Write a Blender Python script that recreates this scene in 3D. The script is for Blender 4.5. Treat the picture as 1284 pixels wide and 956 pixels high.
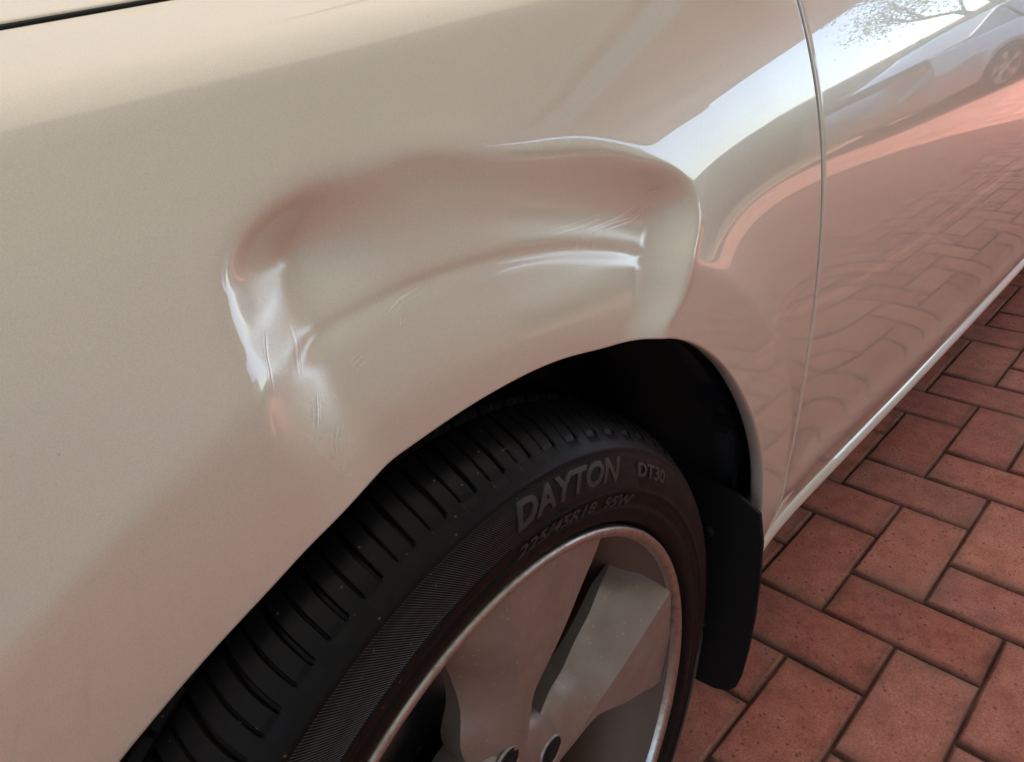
import bpy, bmesh, math, random
import numpy as np
from mathutils import Matrix, Vector
random.seed(7); rng = np.random.default_rng(7)
R = math.radians
for o in list(bpy.data.objects): bpy.data.objects.remove(o)
scn = bpy.context.scene
col = scn.collection

# ------------------------------------------------------------------ camera
CAM = np.array([-1.0209045, -0.3075171, 0.8875794])
RW = np.array([[0.69072746, -0.71898599, -0.07716684],
               [-0.38317069, -0.27341776, -0.88228281],
               [0.61325019, 0.63898503, -0.46435152]])      # rows: image right, image down, forward
cd = bpy.data.cameras.new('camera'); cam = bpy.data.objects.new('camera', cd); col.objects.link(cam)
cd.sensor_width = 36; cd.lens = 950 / 1284 * 36; cd.clip_start = .02; cd.clip_end = 600
cam.matrix_world = Matrix(((RW[0][0], -RW[1][0], -RW[2][0], CAM[0]), (RW[0][1], -RW[1][1], -RW[2][1], CAM[1]),
                           (RW[0][2], -RW[1][2], -RW[2][2], CAM[2]), (0, 0, 0, 1)))
scn.camera = cam
def ray(px, py):
    d = RW.T @ np.array([(px - 642) / 950, (py - 478) / 950, 1.]); return d
def hit(px, py, ax, v):
    d = ray(px, py); return CAM + d * (v - CAM[ax]) / d[ax]
def pix(X):
    c = (np.atleast_2d(X) - CAM) @ RW.T
    return np.c_[642 + 950 * c[:, 0] / c[:, 2], 478 + 950 * c[:, 1] / c[:, 2]], c[:, 2]

# ------------------------------------------------------------------ sky, sun, exposure
SUN_EL, SUN_AZ = 59, -4          # azimuth of the sun in the xy plane, counter-clockwise from +x (the car's rear)
w = bpy.data.worlds.new('World'); scn.world = w; w.use_nodes = True
nt = w.node_tree; bg = nt.nodes['Background']; sk = nt.nodes.new('ShaderNodeTexSky')
sk.sky_type = 'NISHITA'; sk.sun_disc = False; sk.sun_elevation = R(SUN_EL); sk.sun_rotation = R(90 - SUN_AZ)
sk.air_density = 1.0; sk.dust_density = 1.2; sk.ozone_density = 1.0
nt.links.new(sk.outputs[0], bg.inputs[0]); bg.inputs[1].default_value = .15
sl = bpy.data.lights.new('sun', 'SUN'); sl.energy = 2.0; sl.angle = R(.6); sl.color = (1, .95, .87)
so = bpy.data.objects.new('sun', sl); col.objects.link(so)
so.rotation_euler = (R(90 - SUN_EL), 0, R(SUN_AZ + 90))
vs = scn.view_settings; vs.view_transform = 'Standard'; vs.look = 'None'; vs.gamma = 1; vs.use_curve_mapping = False
vs.exposure = 1.76
scn.cycles.use_denoising = True
scn.cycles.max_bounces = 10; scn.cycles.diffuse_bounces = 6; scn.cycles.glossy_bounces = 5
scn.cycles.sample_clamp_indirect = 8

# ------------------------------------------------------------------ helpers
def tag(o, label=None, cat=None, group=None, kind=None):
    for k, v in (('label', label), ('category', cat), ('group', group), ('kind', kind)):
        if v: o[k] = v
    return o
def empty(name, loc=(0, 0, 0), rz=0, parent=None):
    o = bpy.data.objects.new(name, None); col.objects.link(o); o.location = loc; o.rotation_euler = (0, 0, rz); o.parent = parent
    o.empty_display_size = .1
    return o
def link(name, me, mat=None, parent=None, smooth=False):
    o = bpy.data.objects.new(name, me); col.objects.link(o); o.parent = parent
    if mat: me.materials.clear(); me.materials.append(mat)
    if smooth: me.polygons.foreach_set('use_smooth', [True] * len(me.polygons))
    return o
def mesh(name, v, f, mat=None, parent=None, smooth=False):
    me = bpy.data.meshes.new(name); me.from_pydata([tuple(map(float, p)) for p in v], [], [tuple(map(int, q)) for q in f]); me.update()
    return link(name, me, mat, parent, smooth)
def grid_mesh(name, P, mat=None, parent=None, smooth=True, close_u=False, flip=False):
    """P: array (nu, nv, 3)"""
    nu, nv = P.shape[:2]
    idx = np.arange(nu * nv).reshape(nu, nv)
    if close_u: idx = np.vstack([idx, idx[:1]])
    a, b, c, d = idx[:-1, :-1], idx[1:, :-1], idx[1:, 1:], idx[:-1, 1:]
    q = np.stack([a, b, c, d] if not flip else [d, c, b, a], -1).reshape(-1, 4)
    me = bpy.data.meshes.new(name)
    me.vertices.add(nu * nv); me.vertices.foreach_set('co', P.reshape(-1).astype(np.float32))
    n = len(q); me.loops.add(n * 4); me.loops.foreach_set('vertex_index', q.reshape(-1).astype(np.int32))
    me.polygons.add(n); me.polygons.foreach_set('loop_start', np.arange(0, n * 4, 4, dtype=np.int32))
    me.update(calc_edges=True); me.validate()
    return link(name, me, mat, parent, smooth)
class MB:
    def __init__(s): s.v = []; s.f = []
    def add(s, v, f):
        n = len(s.v); s.v += [tuple(p) for p in v]; s.f += [tuple(i + n for i in q) for q in f]; return s
    def box(s, x0, x1, y0, y1, z0, z1):
        return s.add([(x0, y0, z0), (x1, y0, z0), (x1, y1, z0), (x0, y1, z0), (x0, y0, z1), (x1, y0, z1), (x1, y1, z1), (x0, y1, z1)],
                     [(0, 3, 2, 1), (4, 5, 6, 7), (0, 1, 5, 4), (1, 2, 6, 5), (2, 3, 7, 6), (3, 0, 4, 7)])
    def tube(s, pts, rad, n=8):
        pts = [Vector(p) for p in pts]; rings = []
        for i, p in enumerate(pts):
            t = (pts[min(i + 1, len(pts) - 1)] - pts[max(i - 1, 0)]).normalized()
            a = t.orthogonal().normalized(); b = t.cross(a)
            r = rad[i] if hasattr(rad, '__len__') else rad
            rings.append([p + (a * math.cos(k * 2 * math.pi / n) + b * math.sin(k * 2 * math.pi / n)) * r for k in range(n)])
        v = [q for g in rings for q in g]; f = []
        for i in range(len(pts) - 1):
            for k in range(n): f.append((i * n + k, i * n + (k + 1) % n, (i + 1) * n + (k + 1) % n, (i + 1) * n + k))
        f.append(tuple(range(n - 1, -1, -1))); f.append(tuple((len(pts) - 1) * n + k for k in range(n)))
        return s.add(v, f)
    def build(s, name, mat=None, parent=None, smooth=False): return mesh(name, s.v, s.f, mat, parent, smooth)
def bevel(o, wd=.01, seg=2):
    m = o.modifiers.new('bevel', 'BEVEL'); m.width = wd; m.segments = seg; m.limit_method = 'ANGLE'; return o
def sstep(x): x = np.clip(x, 0, 1); return x * x * (3 - 2 * x)

# ------------------------------------------------------------------ materials
def mat(name, color=(.5, .5, .5), rough=.5, metal=0., coat=0., coat_rough=.03, spec=.5):
    m = bpy.data.materials.new(name); m.use_nodes = True; b = m.node_tree.nodes['Principled BSDF']
    b.inputs['Base Color'].default_value = (*color, 1); b.inputs['Roughness'].default_value = rough; b.inputs['Metallic'].default_value = metal
    b.inputs['Coat Weight'].default_value = coat; b.inputs['Coat Roughness'].default_value = coat_rough
    b.inputs['Specular IOR Level'].default_value = spec
    return m
def N(m, t, **kw):
    n = m.node_tree.nodes.new(t)
    for k, v in kw.items():
        if k.startswith('i_'): n.inputs[k[2:].replace('_', ' ')].default_value = v
        else: setattr(n, k, v)
    return n
def L(m, a, b): m.node_tree.links.new(a, b)
def P(m): return m.node_tree.nodes['Principled BSDF']
def noise(m, scale, detail=4, rough=.55, coord='Object', vec=None):
    n = N(m, 'ShaderNodeTexNoise'); n.inputs['Scale'].default_value = scale; n.inputs['Detail'].default_value = detail; n.inputs['Roughness'].default_value = rough
    if vec is None:
        tc = N(m, 'ShaderNodeTexCoord'); vec = tc.outputs[coord]
    L(m, vec, n.inputs['Vector']); return n
def ramp(m, src, stops):
    r = N(m, 'ShaderNodeValToRGB'); e = r.color_ramp.elements
    while len(e) < len(stops): e.new(.5)
    for i, (p, c) in enumerate(stops): e[i].position = p; e[i].color = (*c, 1) if len(c) == 3 else c
    L(m, src, r.inputs[0]); return r
def bump(m, src, strength, dist, prev=None):
    b = N(m, 'ShaderNodeBump'); b.inputs['Strength'].default_value = strength; b.inputs['Distance'].default_value = dist
    L(m, src, b.inputs['Height'])
    if prev: L(m, prev, b.inputs['Normal'])
    return b
def mixc(m, fac, a, b, mode='MIX'):
    x = N(m, 'ShaderNodeMix', data_type='RGBA', blend_type=mode)
    for s, v in ((x.inputs[0], fac), (x.inputs[6], a), (x.inputs[7], b)):
        if hasattr(v, 'links'): L(m, v, s)
        else: s.default_value = v if not isinstance(v, tuple) else ((*v, 1) if len(v) == 3 else v)
    return x.outputs[2]
def mnode(m, op, a, b=0.):
    x = N(m, 'ShaderNodeMath', operation=op)
    for s, v in ((x.inputs[0], a), (x.inputs[1], b)):
        if hasattr(v, 'links'): L(m, v, s)
        else: s.default_value = v
    return x.outputs[0]

def make_paint(name, color, dust=True):
    m = mat(name, color, .42, .27, 1., .004); b = P(m); b.inputs['Coat IOR'].default_value = 1.85
    fl = noise(m, 1400, 2); bm_ = bump(m, fl.outputs[0], .10, .0004)       # metallic flake
    L(m, bm_.outputs[0], b.inputs['Normal'])
    op = noise(m, 130, 2); ob = bump(m, op.outputs[0], .006, .0006); L(m, ob.outputs[0], b.inputs['Coat Normal'])   # orange peel
    sa = N(m, 'ShaderNodeAttribute', attribute_name='scuff'); sn = noise(m, 60, 4)
    L(m, mnode(m, 'ADD', mnode(m, 'MULTIPLY', mnode(m, 'MULTIPLY', sa.outputs['Fac'], ramp(m, sn.outputs[0], [(.3, (.5,) * 3), (.7, (1,) * 3)]).outputs[0]), .36), .004), b.inputs['Coat Roughness'])      # hazed clearcoat where the panel was rubbed
    d1 = noise(m, 7, 5); rr = ramp(m, d1.outputs[0], [(.35, (.34,) * 3), (.7, (.42,) * 3)]); L(m, rr.outputs[0], b.inputs['Roughness'])
    flk = noise(m, 1500, 1); fc_ = ramp(m, flk.outputs[0], [(.3, tuple(c * .93 for c in color)), (.7, tuple(min(1, c * 1.05) for c in color))])      # flake sparkle
    L(m, fc_.outputs[0], b.inputs['Base Color'])
    if dust:                                                                # fine specks of dirt
        v = N(m, 'ShaderNodeTexVoronoi'); v.inputs['Scale'].default_value = 55; tc = N(m, 'ShaderNodeTexCoord'); L(m, tc.outputs['Object'], v.inputs['Vector'])
        s = ramp(m, v.outputs['Distance'], [(.0, (1,) * 3), (.035, (0,) * 3)])
        g = N(m, 'ShaderNodeTexWhiteNoise'); L(m, v.outputs['Position'], g.inputs['Vector'])
        k = mnode(m, 'MULTIPLY', s.outputs[0], mnode(m, 'GREATER_THAN', g.outputs[0], .86))
        L(m, mixc(m, mnode(m, 'MULTIPLY', k, .6), fc_.outputs[0], (.12, .10, .08, 1)), b.inputs['Base Color'])
    return m
PAINT = make_paint('pearl_white_paint', (.78, .735, .62))
BLACK = mat('black_plastic', (.008, .008, .008), .6, spec=.3)
n_ = noise(BLACK, 260, 3); L(BLACK, bump(BLACK, n_.outputs[0], .25, .0006).outputs[0], P(BLACK).inputs['Normal'])
LINER = mat('arch_liner_plastic', (.010, .010, .011), .7)
n_ = noise(LINER, 60, 4); L(LINER, bump(LINER, n_.outputs[0], .4, .002).outputs[0], P(LINER).inputs['Normal'])
DARK = mat('dark_cavity', (.004, .004, .004), .9)
GLASS = mat('tinted_window_glass', (.02, .025, .025), .03, 0, 1., .01)
CHROME = mat('scuffed_lip', (.50, .48, .45), .36, 1.)
k1 = noise(CHROME, 90, 6, .7); k2 = noise(CHROME, 700, 3)
L(CHROME, ramp(CHROME, k1.outputs[0], [(.30, (.30, .27, .24)), (.52, (.50, .48, .45))]).outputs[0], P(CHROME).inputs['Base Color'])
L(CHROME, ramp(CHROME, k1.outputs[0], [(.3, (.50,) * 3), (.6, (.33,) * 3)]).outputs[0], P(CHROME).inputs['Roughness'])
L(CHROME, bump(CHROME, mnode(CHROME, 'ADD', k1.outputs[0], mnode(CHROME, 'MULTIPLY', k2.outputs[0], .3)), .06, .001).outputs[0], P(CHROME).inputs['Normal'])
RUBBER = mat('tyre_rubber', (.017, .017, .018), .48, spec=.16)
d1 = noise(RUBBER, 16, 5); d2 = noise(RUBBER, 400, 3)
rc_ = mixc(RUBBER, ramp(RUBBER, d1.outputs[0], [(.45, (0,) * 3), (.75, (.5,) * 3)]).outputs[0], (.004, .004, .0045, 1), (.014, .011, .009, 1))
rv_ = N(RUBBER, 'ShaderNodeTexVoronoi'); rv_.inputs['Scale'].default_value = 230; rt_ = N(RUBBER, 'ShaderNodeTexCoord'); L(RUBBER, rt_.outputs['Object'], rv_.inputs['Vector'])
rg_ = N(RUBBER, 'ShaderNodeTexWhiteNoise'); L(RUBBER, rv_.outputs['Position'], rg_.inputs['Vector'])
rk_ = mnode(RUBBER, 'MULTIPLY', ramp(RUBBER, rv_.outputs['Distance'], [(.10, (1,) * 3), (.2, (0,) * 3)]).outputs[0], mnode(RUBBER, 'GREATER_THAN', rg_.outputs[0], .88))
L(RUBBER, mixc(RUBBER, mnode(RUBBER, 'MULTIPLY', rk_, .7), rc_, (.16, .11, .07, 1)), P(RUBBER).inputs['Base Color'])      # grains of sand
L(RUBBER, ramp(RUBBER, d1.outputs[0], [(.3, (.36,) * 3), (.7, (.58,) * 3)]).outputs[0], P(RUBBER).inputs['Roughness'])
L(RUBBER, bump(RUBBER, d2.outputs[0], .12, .0006).outputs[0], P(RUBBER).inputs['Normal'])
LETTER = mat('raised_rubber_lettering', (.026, .025, .024), .42)
RIBM = mat('ribbed_rubber', (.055, .053, .052), .4)
ALLOY = mat('dusty_alloy', (.40, .37, .34), .38, .5, .3, .15)
d1 = noise(ALLOY, 22, 6); d2 = noise(ALLOY, 300, 3)
dust = ramp(ALLOY, d1.outputs[0], [(.35, (.25,) * 3), (.7, (.75,) * 3)])
v_ = N(ALLOY, 'ShaderNodeTexVoronoi'); v_.inputs['Scale'].default_value = 190; tc_ = N(ALLOY, 'ShaderNodeTexCoord'); L(ALLOY, tc_.outputs['Object'], v_.inputs['Vector'])
g_ = N(ALLOY, 'ShaderNodeTexWhiteNoise'); L(ALLOY, v_.outputs['Position'], g_.inputs['Vector'])
spk = mnode(ALLOY, 'MULTIPLY', ramp(ALLOY, v_.outputs['Distance'], [(.12, (1,) * 3), (.3, (0,) * 3)]).outputs[0], mnode(ALLOY, 'GREATER_THAN', g_.outputs[0], .8))
c_ = mixc(ALLOY, dust.outputs[0], (.37, .345, .325, 1), (.25, .18, .135, 1))
c_ = mixc(ALLOY, mnode(ALLOY, 'MULTIPLY', spk, .55), c_, (.55, .40, .29, 1))
L(ALLOY, c_, P(ALLOY).inputs['Base Color'])
L(ALLOY, ramp(ALLOY, d1.outputs[0], [(.3, (.32,) * 3), (.75, (.55,) * 3)]).outputs[0], P(ALLOY).inputs['Roughness'])
L(ALLOY, bump(ALLOY, d2.outputs[0], .08, .0005).outputs[0], P(ALLOY).inputs['Normal'])
BARREL = mat('dirty_barrel', (.16, .105, .08), .6, .2)
STEEL = mat('brake_steel', (.16, .16, .17), .4, 1.)
SCRATCH = mat('scuffed_clearcoat', (.97, .95, .92), .38, .75)

BRICK = mat('red_paver_brick', (.32, .12, .09), .8)
def brick_mat(m, edges=False):
    b = P(m); oi = N(m, 'ShaderNodeObjectInfo'); ge = N(m, 'ShaderNodeNewGeometry'); tc = N(m, 'ShaderNodeTexCoord')
    rnd = mnode(m, 'FRACT', mnode(m, 'ADD', oi.outputs['Random'], ge.outputs['Random Per Island']))
    base = ramp(m, rnd, [(0, (.36, .100, .062)), (.2, (.56, .190, .122)), (.4, (.66, .255, .165)), (.6, (.44, .145, .100)), (.8, (.60, .28, .205)), (1, (.40, .125, .092))])
    pos = ge.outputs['Position']
    n1 = noise(m, 26, 6, .62, vec=pos); n2 = noise(m, 5, 3, vec=pos); n3 = noise(m, 330, 4, .75, vec=pos)
    c = mixc(m, .42, base.outputs[0], ramp(m, n1.outputs[0], [(.3, (.26, .075, .046)), (.5, (.56, .195, .130)), (.72, (.72, .33, .235))]).outputs[0])
    c = mixc(m, ramp(m, n2.outputs[0], [(.5, (0,) * 3), (.75, (.35,) * 3)]).outputs[0], c, (.24, .16, .13, 1))
    v = N(m, 'ShaderNodeTexVoronoi'); v.inputs['Scale'].default_value = 105; L(m, pos, v.inputs['Vector'])
    g = N(m, 'ShaderNodeTexWhiteNoise'); L(m, v.outputs['Position'], g.inputs['Vector'])
    pit = mnode(m, 'MULTIPLY', ramp(m, v.outputs['Distance'], [(.10, (1,) * 3), (.34, (0,) * 3)]).outputs[0], mnode(m, 'GREATER_THAN', g.outputs[0], .62))
    pit = mnode(m, 'MULTIPLY', pit, ramp(m, n1.outputs[0], [(.4, (.3,) * 3), (.6, (1,) * 3)]).outputs[0])
    c = mixc(m, mnode(m, 'MULTIPLY', pit, .75), c, (.06, .025, .018, 1))
    lt = mnode(m, 'MULTIPLY', ramp(m, v.outputs['Distance'], [(.06, (1,) * 3), (.16, (0,) * 3)]).outputs[0], mnode(m, 'LESS_THAN', g.outputs[0], .05))
    c = mixc(m, mnode(m, 'MULTIPLY', lt, .6), c, (.6, .45, .36, 1))
    c = mixc(m, 1., c, ramp(m, n3.outputs[0], [(.32, (.66,) * 3), (.5, (1,) * 3), (.68, (1.28,) * 3)]).outputs[0], 'MULTIPLY')      # sandy grain
    if edges:                                                              # dirt rubbed into the worn edges
        sx = N(m, 'ShaderNodeSeparateXYZ'); L(m, tc.outputs['Generated'], sx.inputs[0])
        en = noise(m, 34, 5, .7, vec=pos); ex = None
        for k_ in (0, 1):
            e_ = mnode(m, 'SUBTRACT', .5, mnode(m, 'ABSOLUTE', mnode(m, 'SUBTRACT', sx.outputs[k_], .5))); ex = e_ if ex is None else mnode(m, 'MINIMUM', ex, e_)
        ee = mnode(m, 'ADD', ex, mnode(m, 'MULTIPLY', mnode(m, 'SUBTRACT', en.outputs[0], .5), .16))
        ef = ramp(m, ee, [(.0, (.60,) * 3), (.06, (.18,) * 3), (.13, (0,) * 3)])
        c = mixc(m, ef.outputs[0], c, mixc(m, ramp(m, n2.outputs[0], [(.4, (0,) * 3), (.6, (1,) * 3)]).outputs[0], (.085, .042, .028, 1), (.20, .13, .085, 1)))
    L(m, c, b.inputs['Base Color'])
    h = mnode(m, 'ADD', mnode(m, 'MULTIPLY', n1.outputs[0], .6), mnode(m, 'SUBTRACT', mnode(m, 'MULTIPLY', n3.outputs[0], .35), mnode(m, 'MULTIPLY', pit, .5)))
    L(m, bump(m, h, .8, .003).outputs[0], b.inputs['Normal'])
brick_mat(BRICK)
BRICKN = mat('red_paver_brick_worn', (.32, .12, .09), .8); brick_mat(BRICKN, True)
SAND = mat('joint_sand', (.12, .07, .045), .95)
n1 = noise(SAND, 300, 4); n2 = noise(SAND, 9, 4)
L(SAND, mixc(SAND, ramp(SAND, n2.outputs[0], [(.4, (0,) * 3), (.65, (1,) * 3)]).outputs[0], (.05, .026, .018, 1), (.16, .10, .06, 1)), P(SAND).inputs['Base Color'])
L(SAND, bump(SAND, n1.outputs[0], .8, .003).outputs[0], P(SAND).inputs['Normal'])
def plain(name, c1, c2, scale, rough=.85, bs=40, bstr=.2):
    m = mat(name, c1, rough); n = noise(m, scale, 5)
    L(m, mixc(m, ramp(m, n.outputs[0], [(.35, (0,) * 3), (.7, (1,) * 3)]).outputs[0], (*c1, 1), (*c2, 1)), P(m).inputs['Base Color'])
    b2 = noise(m, bs, 4); L(m, bump(m, b2.outputs[0], bstr, .01).outputs[0], P(m).inputs['Normal']); return m
WALLM = plain('beige_plaster', (.64, .52, .36), (.58, .47, .325), 1.5)
PALE = plain('pale_cream_plaster', (.74, .68, .58), (.68, .62, .53), 1.2)
CEIL = plain('grey_painted_board', (.76, .70, .60), (.70, .64, .55), 2.)
SHEET = bpy.data.materials.new('translucent_fill_sheet'); SHEET.use_nodes = True
def sheet_mat(m, fac, cd_, ct_):
    n = m.node_tree; n.nodes.remove(n.nodes['Principled BSDF']); o = n.nodes['Material Output']
    a = n.nodes.new('ShaderNodeBsdfDiffuse'); b = n.nodes.new('ShaderNodeBsdfTranslucent'); x = n.nodes.new('ShaderNodeMixShader')
    a.inputs[0].default_value = (*cd_, 1); b.inputs[0].default_value = (*ct_, 1); x.inputs[0].default_value = fac
    n.links.new(a.outputs[0], x.inputs[1]); n.links.new(b.outputs[0], x.inputs[2]); n.links.new(x.outputs[0], o.inputs['Surface'])
sheet_mat(SHEET, .36, (.70, .66, .56), (.82, .76, .62))
RAFTER = plain('grey_painted_timber', (.62, .57, .49), (.56, .51, .44), 3.)
GREYW = plain('grey_plaster', (.33, .33, .35), (.26, .26, .28), 1.)
TILE = plain('orange_roof_tile', (.52, .20, .10), (.42, .15, .08), 1.2)
CREAM = plain('cream_plaster', (.62, .56, .46), (.55, .50, .42), 1.)
GRASS = plain('dry_grass', (.07, .09, .03), (.12, .11, .05), .5)
BARK = plain('bark', (.10, .075, .055), (.06, .045, .035), 8, .9)
LEAF = mat('leaf', (.06, .10, .03), .6)
gi = N(LEAF, 'ShaderNodeNewGeometry'); L(LEAF, ramp(LEAF, gi.outputs['Random Per Island'], [(0, (.05, .13, .028)), (1, (.15, .29, .06))]).outputs[0], P(LEAF).inputs['Base Color'])

# ------------------------------------------------------------------ ground and paving
PT = .111
mesh('ground', [(-80, -80, -.09), (220, -80, -.09), (220, 80, -.09), (-80, 80, -.09)], [(0, 1, 2, 3)], GRASS)['kind'] = 'structure'
PX0, PX1, PY0, PY1 = -4.2, 11.2, -4.4, 4.5
pav = tag(mesh('paving', [(PX0, PY0, -.009), (PX1, PY0, -.009), (PX1, PY1, -.009), (PX0, PY1, -.009),
                     (PX0, PY0, -.2), (PX1, PY0, -.2), (PX1, PY1, -.2), (PX0, PY1, -.2)],
               [(0, 1, 2, 3), (0, 4, 5, 1), (1, 5, 6, 2), (2, 6, 7, 3), (3, 7, 4, 0)], SAND), kind='structure')
def brick_verts(lx, ly, rg, jit=1.):
    """worn paver, centre at its top face; lx, ly half sizes"""
    def loop(ix, z, j):
        b = [(-lx, -ly), (0, -ly), (lx, -ly), (lx, -ly * .33), (lx, ly * .33), (lx, ly), (0, ly), (-lx, ly), (-lx, ly * .33), (-lx, -ly * .33)] if ly > lx else \
            [(-lx, -ly), (-lx * .33, -ly), (lx * .33, -ly), (lx, -ly), (lx, 0), (lx, ly), (lx * .33, ly), (-lx * .33, ly), (-lx, ly), (-lx, 0)]
        return [(x - math.copysign(ix, x) * (abs(x) > lx * .9) + rg.uniform(-j, j), y - math.copysign(ix, y) * (abs(y) > ly * .9) + rg.uniform(-j, j), z + rg.uniform(-j, j) * .4) for x, y in b]
    v = loop(0, -.05, 0) + loop(.0002, -.0045, .0005 * jit) + loop(.0040, -.0003, .0007 * jit)
    f = []
    for r in range(2):
        for k in range(10): f.append((r * 10 + k, r * 10 + (k + 1) % 10, (r + 1) * 10 + (k + 1) % 10, (r + 1) * 10 + k))
    f.append(tuple(range(20, 30)))
    return v, f
GU, GV = .0035, .0075              # joints: narrow across the car, wide along it
rgp = random.Random(3)
protos = {}
for kind in 'HV':
    lx, ly = ((PT - GV) / 2, (2 * PT - GU) / 2) if kind == 'H' else ((2 * PT - GV) / 2, (PT - GU) / 2)
    protos[kind] = []
    for k in range(6):
        v, f = brick_verts(lx, ly, rgp); me = bpy.data.meshes.new('brick'); me.from_pydata(v, [], f); me.materials.append(BRICKN)
        me.polygons.foreach_set('use_smooth', [len(p.vertices) == 4 for p in me.polygons]); protos[kind].append(me)
bricks = []
for k in range(-160, 161):
    for m_ in range(-90, 91):
        for kind in 'HV':
            u0, v0 = (k + 2 * m_, -k + 2 * m_) if kind == 'H' else (k + 2 * m_, -2 - k + 2 * m_)
            uc, vc = (u0 + 1, v0 + .5) if kind == 'H' else (u0 + .5, v0 + 1)
            x, y = -vc * PT, -uc * PT
            if PX0 + .12 < x < PX1 - .12 and PY0 + .12 < y < PY1 - .12: bricks.append((x, y, kind))
B = np.array([(x, y, 0) for x, y, _ in bricks]); px, dep = pix(B)
off = np.hypot(np.maximum(0, np.maximum(-px[:, 0], px[:, 0] - 1284)), np.maximum(0, np.maximum(-px[:, 1], px[:, 1] - 956)))
behind = (B[:, 1] > .35)           # under the car
score = np.where(dep > .1, dep + off * .004 + behind * 3, 99)
near = set(np.argsort(score)[:300].tolist())
far = MB()
for i, (x, y, kind) in enumerate(bricks):
    tz = rgp.uniform(-.0012, .0012)
    if i in near:
        o = bpy.data.objects.new('brick', rgp.choice(protos[kind])); col.objects.link(o); o.parent = pav
        o.location = (x, y, tz); o.rotation_euler = (rgp.uniform(-.005, .005), rgp.uniform(-.004, .004), rgp.uniform(-.006, .006) + (math.pi if rgp.random() < .5 else 0))
    else:
        lx, ly = ((PT - GV) / 2, (2 * PT - GU) / 2) if kind == 'H' else ((2 * PT - GV) / 2, (PT - GU) / 2)
        c = .004; q = []
        for ix, z in ((0, -.03), (0, -.004), (c, 0)):
            q += [(x - lx + ix, y - ly + ix, z + tz), (x + lx - ix, y - ly + ix, z + tz), (x + lx - ix, y + ly - ix, z + tz), (x - lx + ix, y + ly - ix, z + tz)]
        far.add(q, [(r * 4 + k, r * 4 + (k + 1) % 4, r * 4 + 4 + (k + 1) % 4, r * 4 + 4 + k) for r in range(2) for k in range(4)] + [(8, 9, 10, 11)])
tag(far.build('distant_bricks', BRICK, pav), kind='stuff')

# ------------------------------------------------------------------ carport over the car
RX0, RX1, RY0, RY1, RZ = -3.4, 5.6, -.6, 2.6, 2.45
LX0 = 2.3                          # where the roof widens to reach the house
cp = tag(empty('carport', (RX0, RY0, 0)), 'open carport with pale boarded ceiling over the white car', 'carport')
def cpart(name, m, *boxes, bv=0):
    b = MB()
    for q in boxes: b.box(q[0] - RX0, q[1] - RX0, q[2] - RY0, q[3] - RY0, q[4], q[5])
    o = b.build(name, m, cp)
    if bv: bevel(o, bv)
    return o
cpart('wall', WALLM, (RX0 + .05, RX0 + .25, RY0 + .02, RY1 + .2, -.1, RZ - .04))
cpart('wall', PALE, (RX0 + .05, RX1 - .3, RY1 + 1.7, RY1 + 1.9, -.1, 2.75))  # unseen pale wall added so the hood mirrors it instead of open sky
cpart('ceiling', CEIL, (LX0, RX1, -4.098, RY0 - .002, RZ + .004, RZ + .05))

def sheet(x0, x1, y0, y1, z):                      # one roof sheet, made translucent to add soft light over the car
    xs = np.array([x0, x1]); n_s = 61; ys = np.linspace(y0, y1, n_s); zz = z + .0006 * np.cos(np.arange(n_s) * math.pi / 2.5)
    G = np.stack([np.stack([np.full(n_s, x - RX0), ys - RY0, zz], -1) for x in xs]); return grid_mesh('fill_light_sheet', G, SHEET, cp, True)
for k in range(2): sheet(RX0 - .1, RX1 - .002, RY0 + k * 2.3 - (.02 if k else 0), RY0 + 2.3 + k * 1.5, RZ + .10 + (k % 2) * .0025)
cpart('roof', TILE, (LX0 - .05, RX1 + .12, -4.098, RY0 - .052, RZ + .155, RZ + .25))
cpart('fascia', CREAM, (RX1 + .002, RX1 + .06, -4.098, RY1 + .2, RZ - .1, RZ + .153))
cpart('fascia', RAFTER, (RX0, LX0 - .045, RY0 - .03, RY0 - .004, RZ + .05, RZ + .12))
cpart('fascia', RAFTER, (LX0 - .04, LX0 - .002, -4.098, RY0 - .002, RZ - .1, RZ + .153))
for k in range(1): y = 2.55; cpart('rafter', RAFTER, (RX0 + .26, RX1 - .01, y, y + .045, RZ - .03, RZ + .07))
for k in range(4): y = RY0 - .45 - k * .72; cpart('rafter', RAFTER, (LX0 + .01, RX1 - .01, y, y + .07, RZ - .12, RZ + .002))
cpart('sky_blocker', WALLM, (LX0 - .04, LX0 + .16, -4.098, RY0 - .06, RZ + .26, 10.5))  # unseen panel added to hide sky from the fender and shade the ground
for x in (-2.6, 1.2, 4.9): cpart('beam', CREAM, (x, x + .10, RY1 + .302, RY1 + 1.9, RZ + .302, RZ + .44))
cpart('post', CREAM, (RX0 + .3, RX0 + .38, RY0 + .05, RY0 + .13, -.1, RZ - .031), bv=.006)
cpart('beam', CREAM, (LX0, RX1, -4.098, -4.0, RZ - .16, RZ + .003))
nh = tag(empty('beige_screen_wall', (-7, -4.1, 0)), 'beige plastered wall facing the carport, raised out of view to block the sky', 'house')
MB().box(0, 9.44, -3, 0, -.1, 14.).build('wall', WALLM, nh); MB().box(-.2, 9.45, -3.2, .2, 14.002, 14.12).build('eaves', CREAM, nh)  # height added to keep sky out of the fender's reflections

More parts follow.
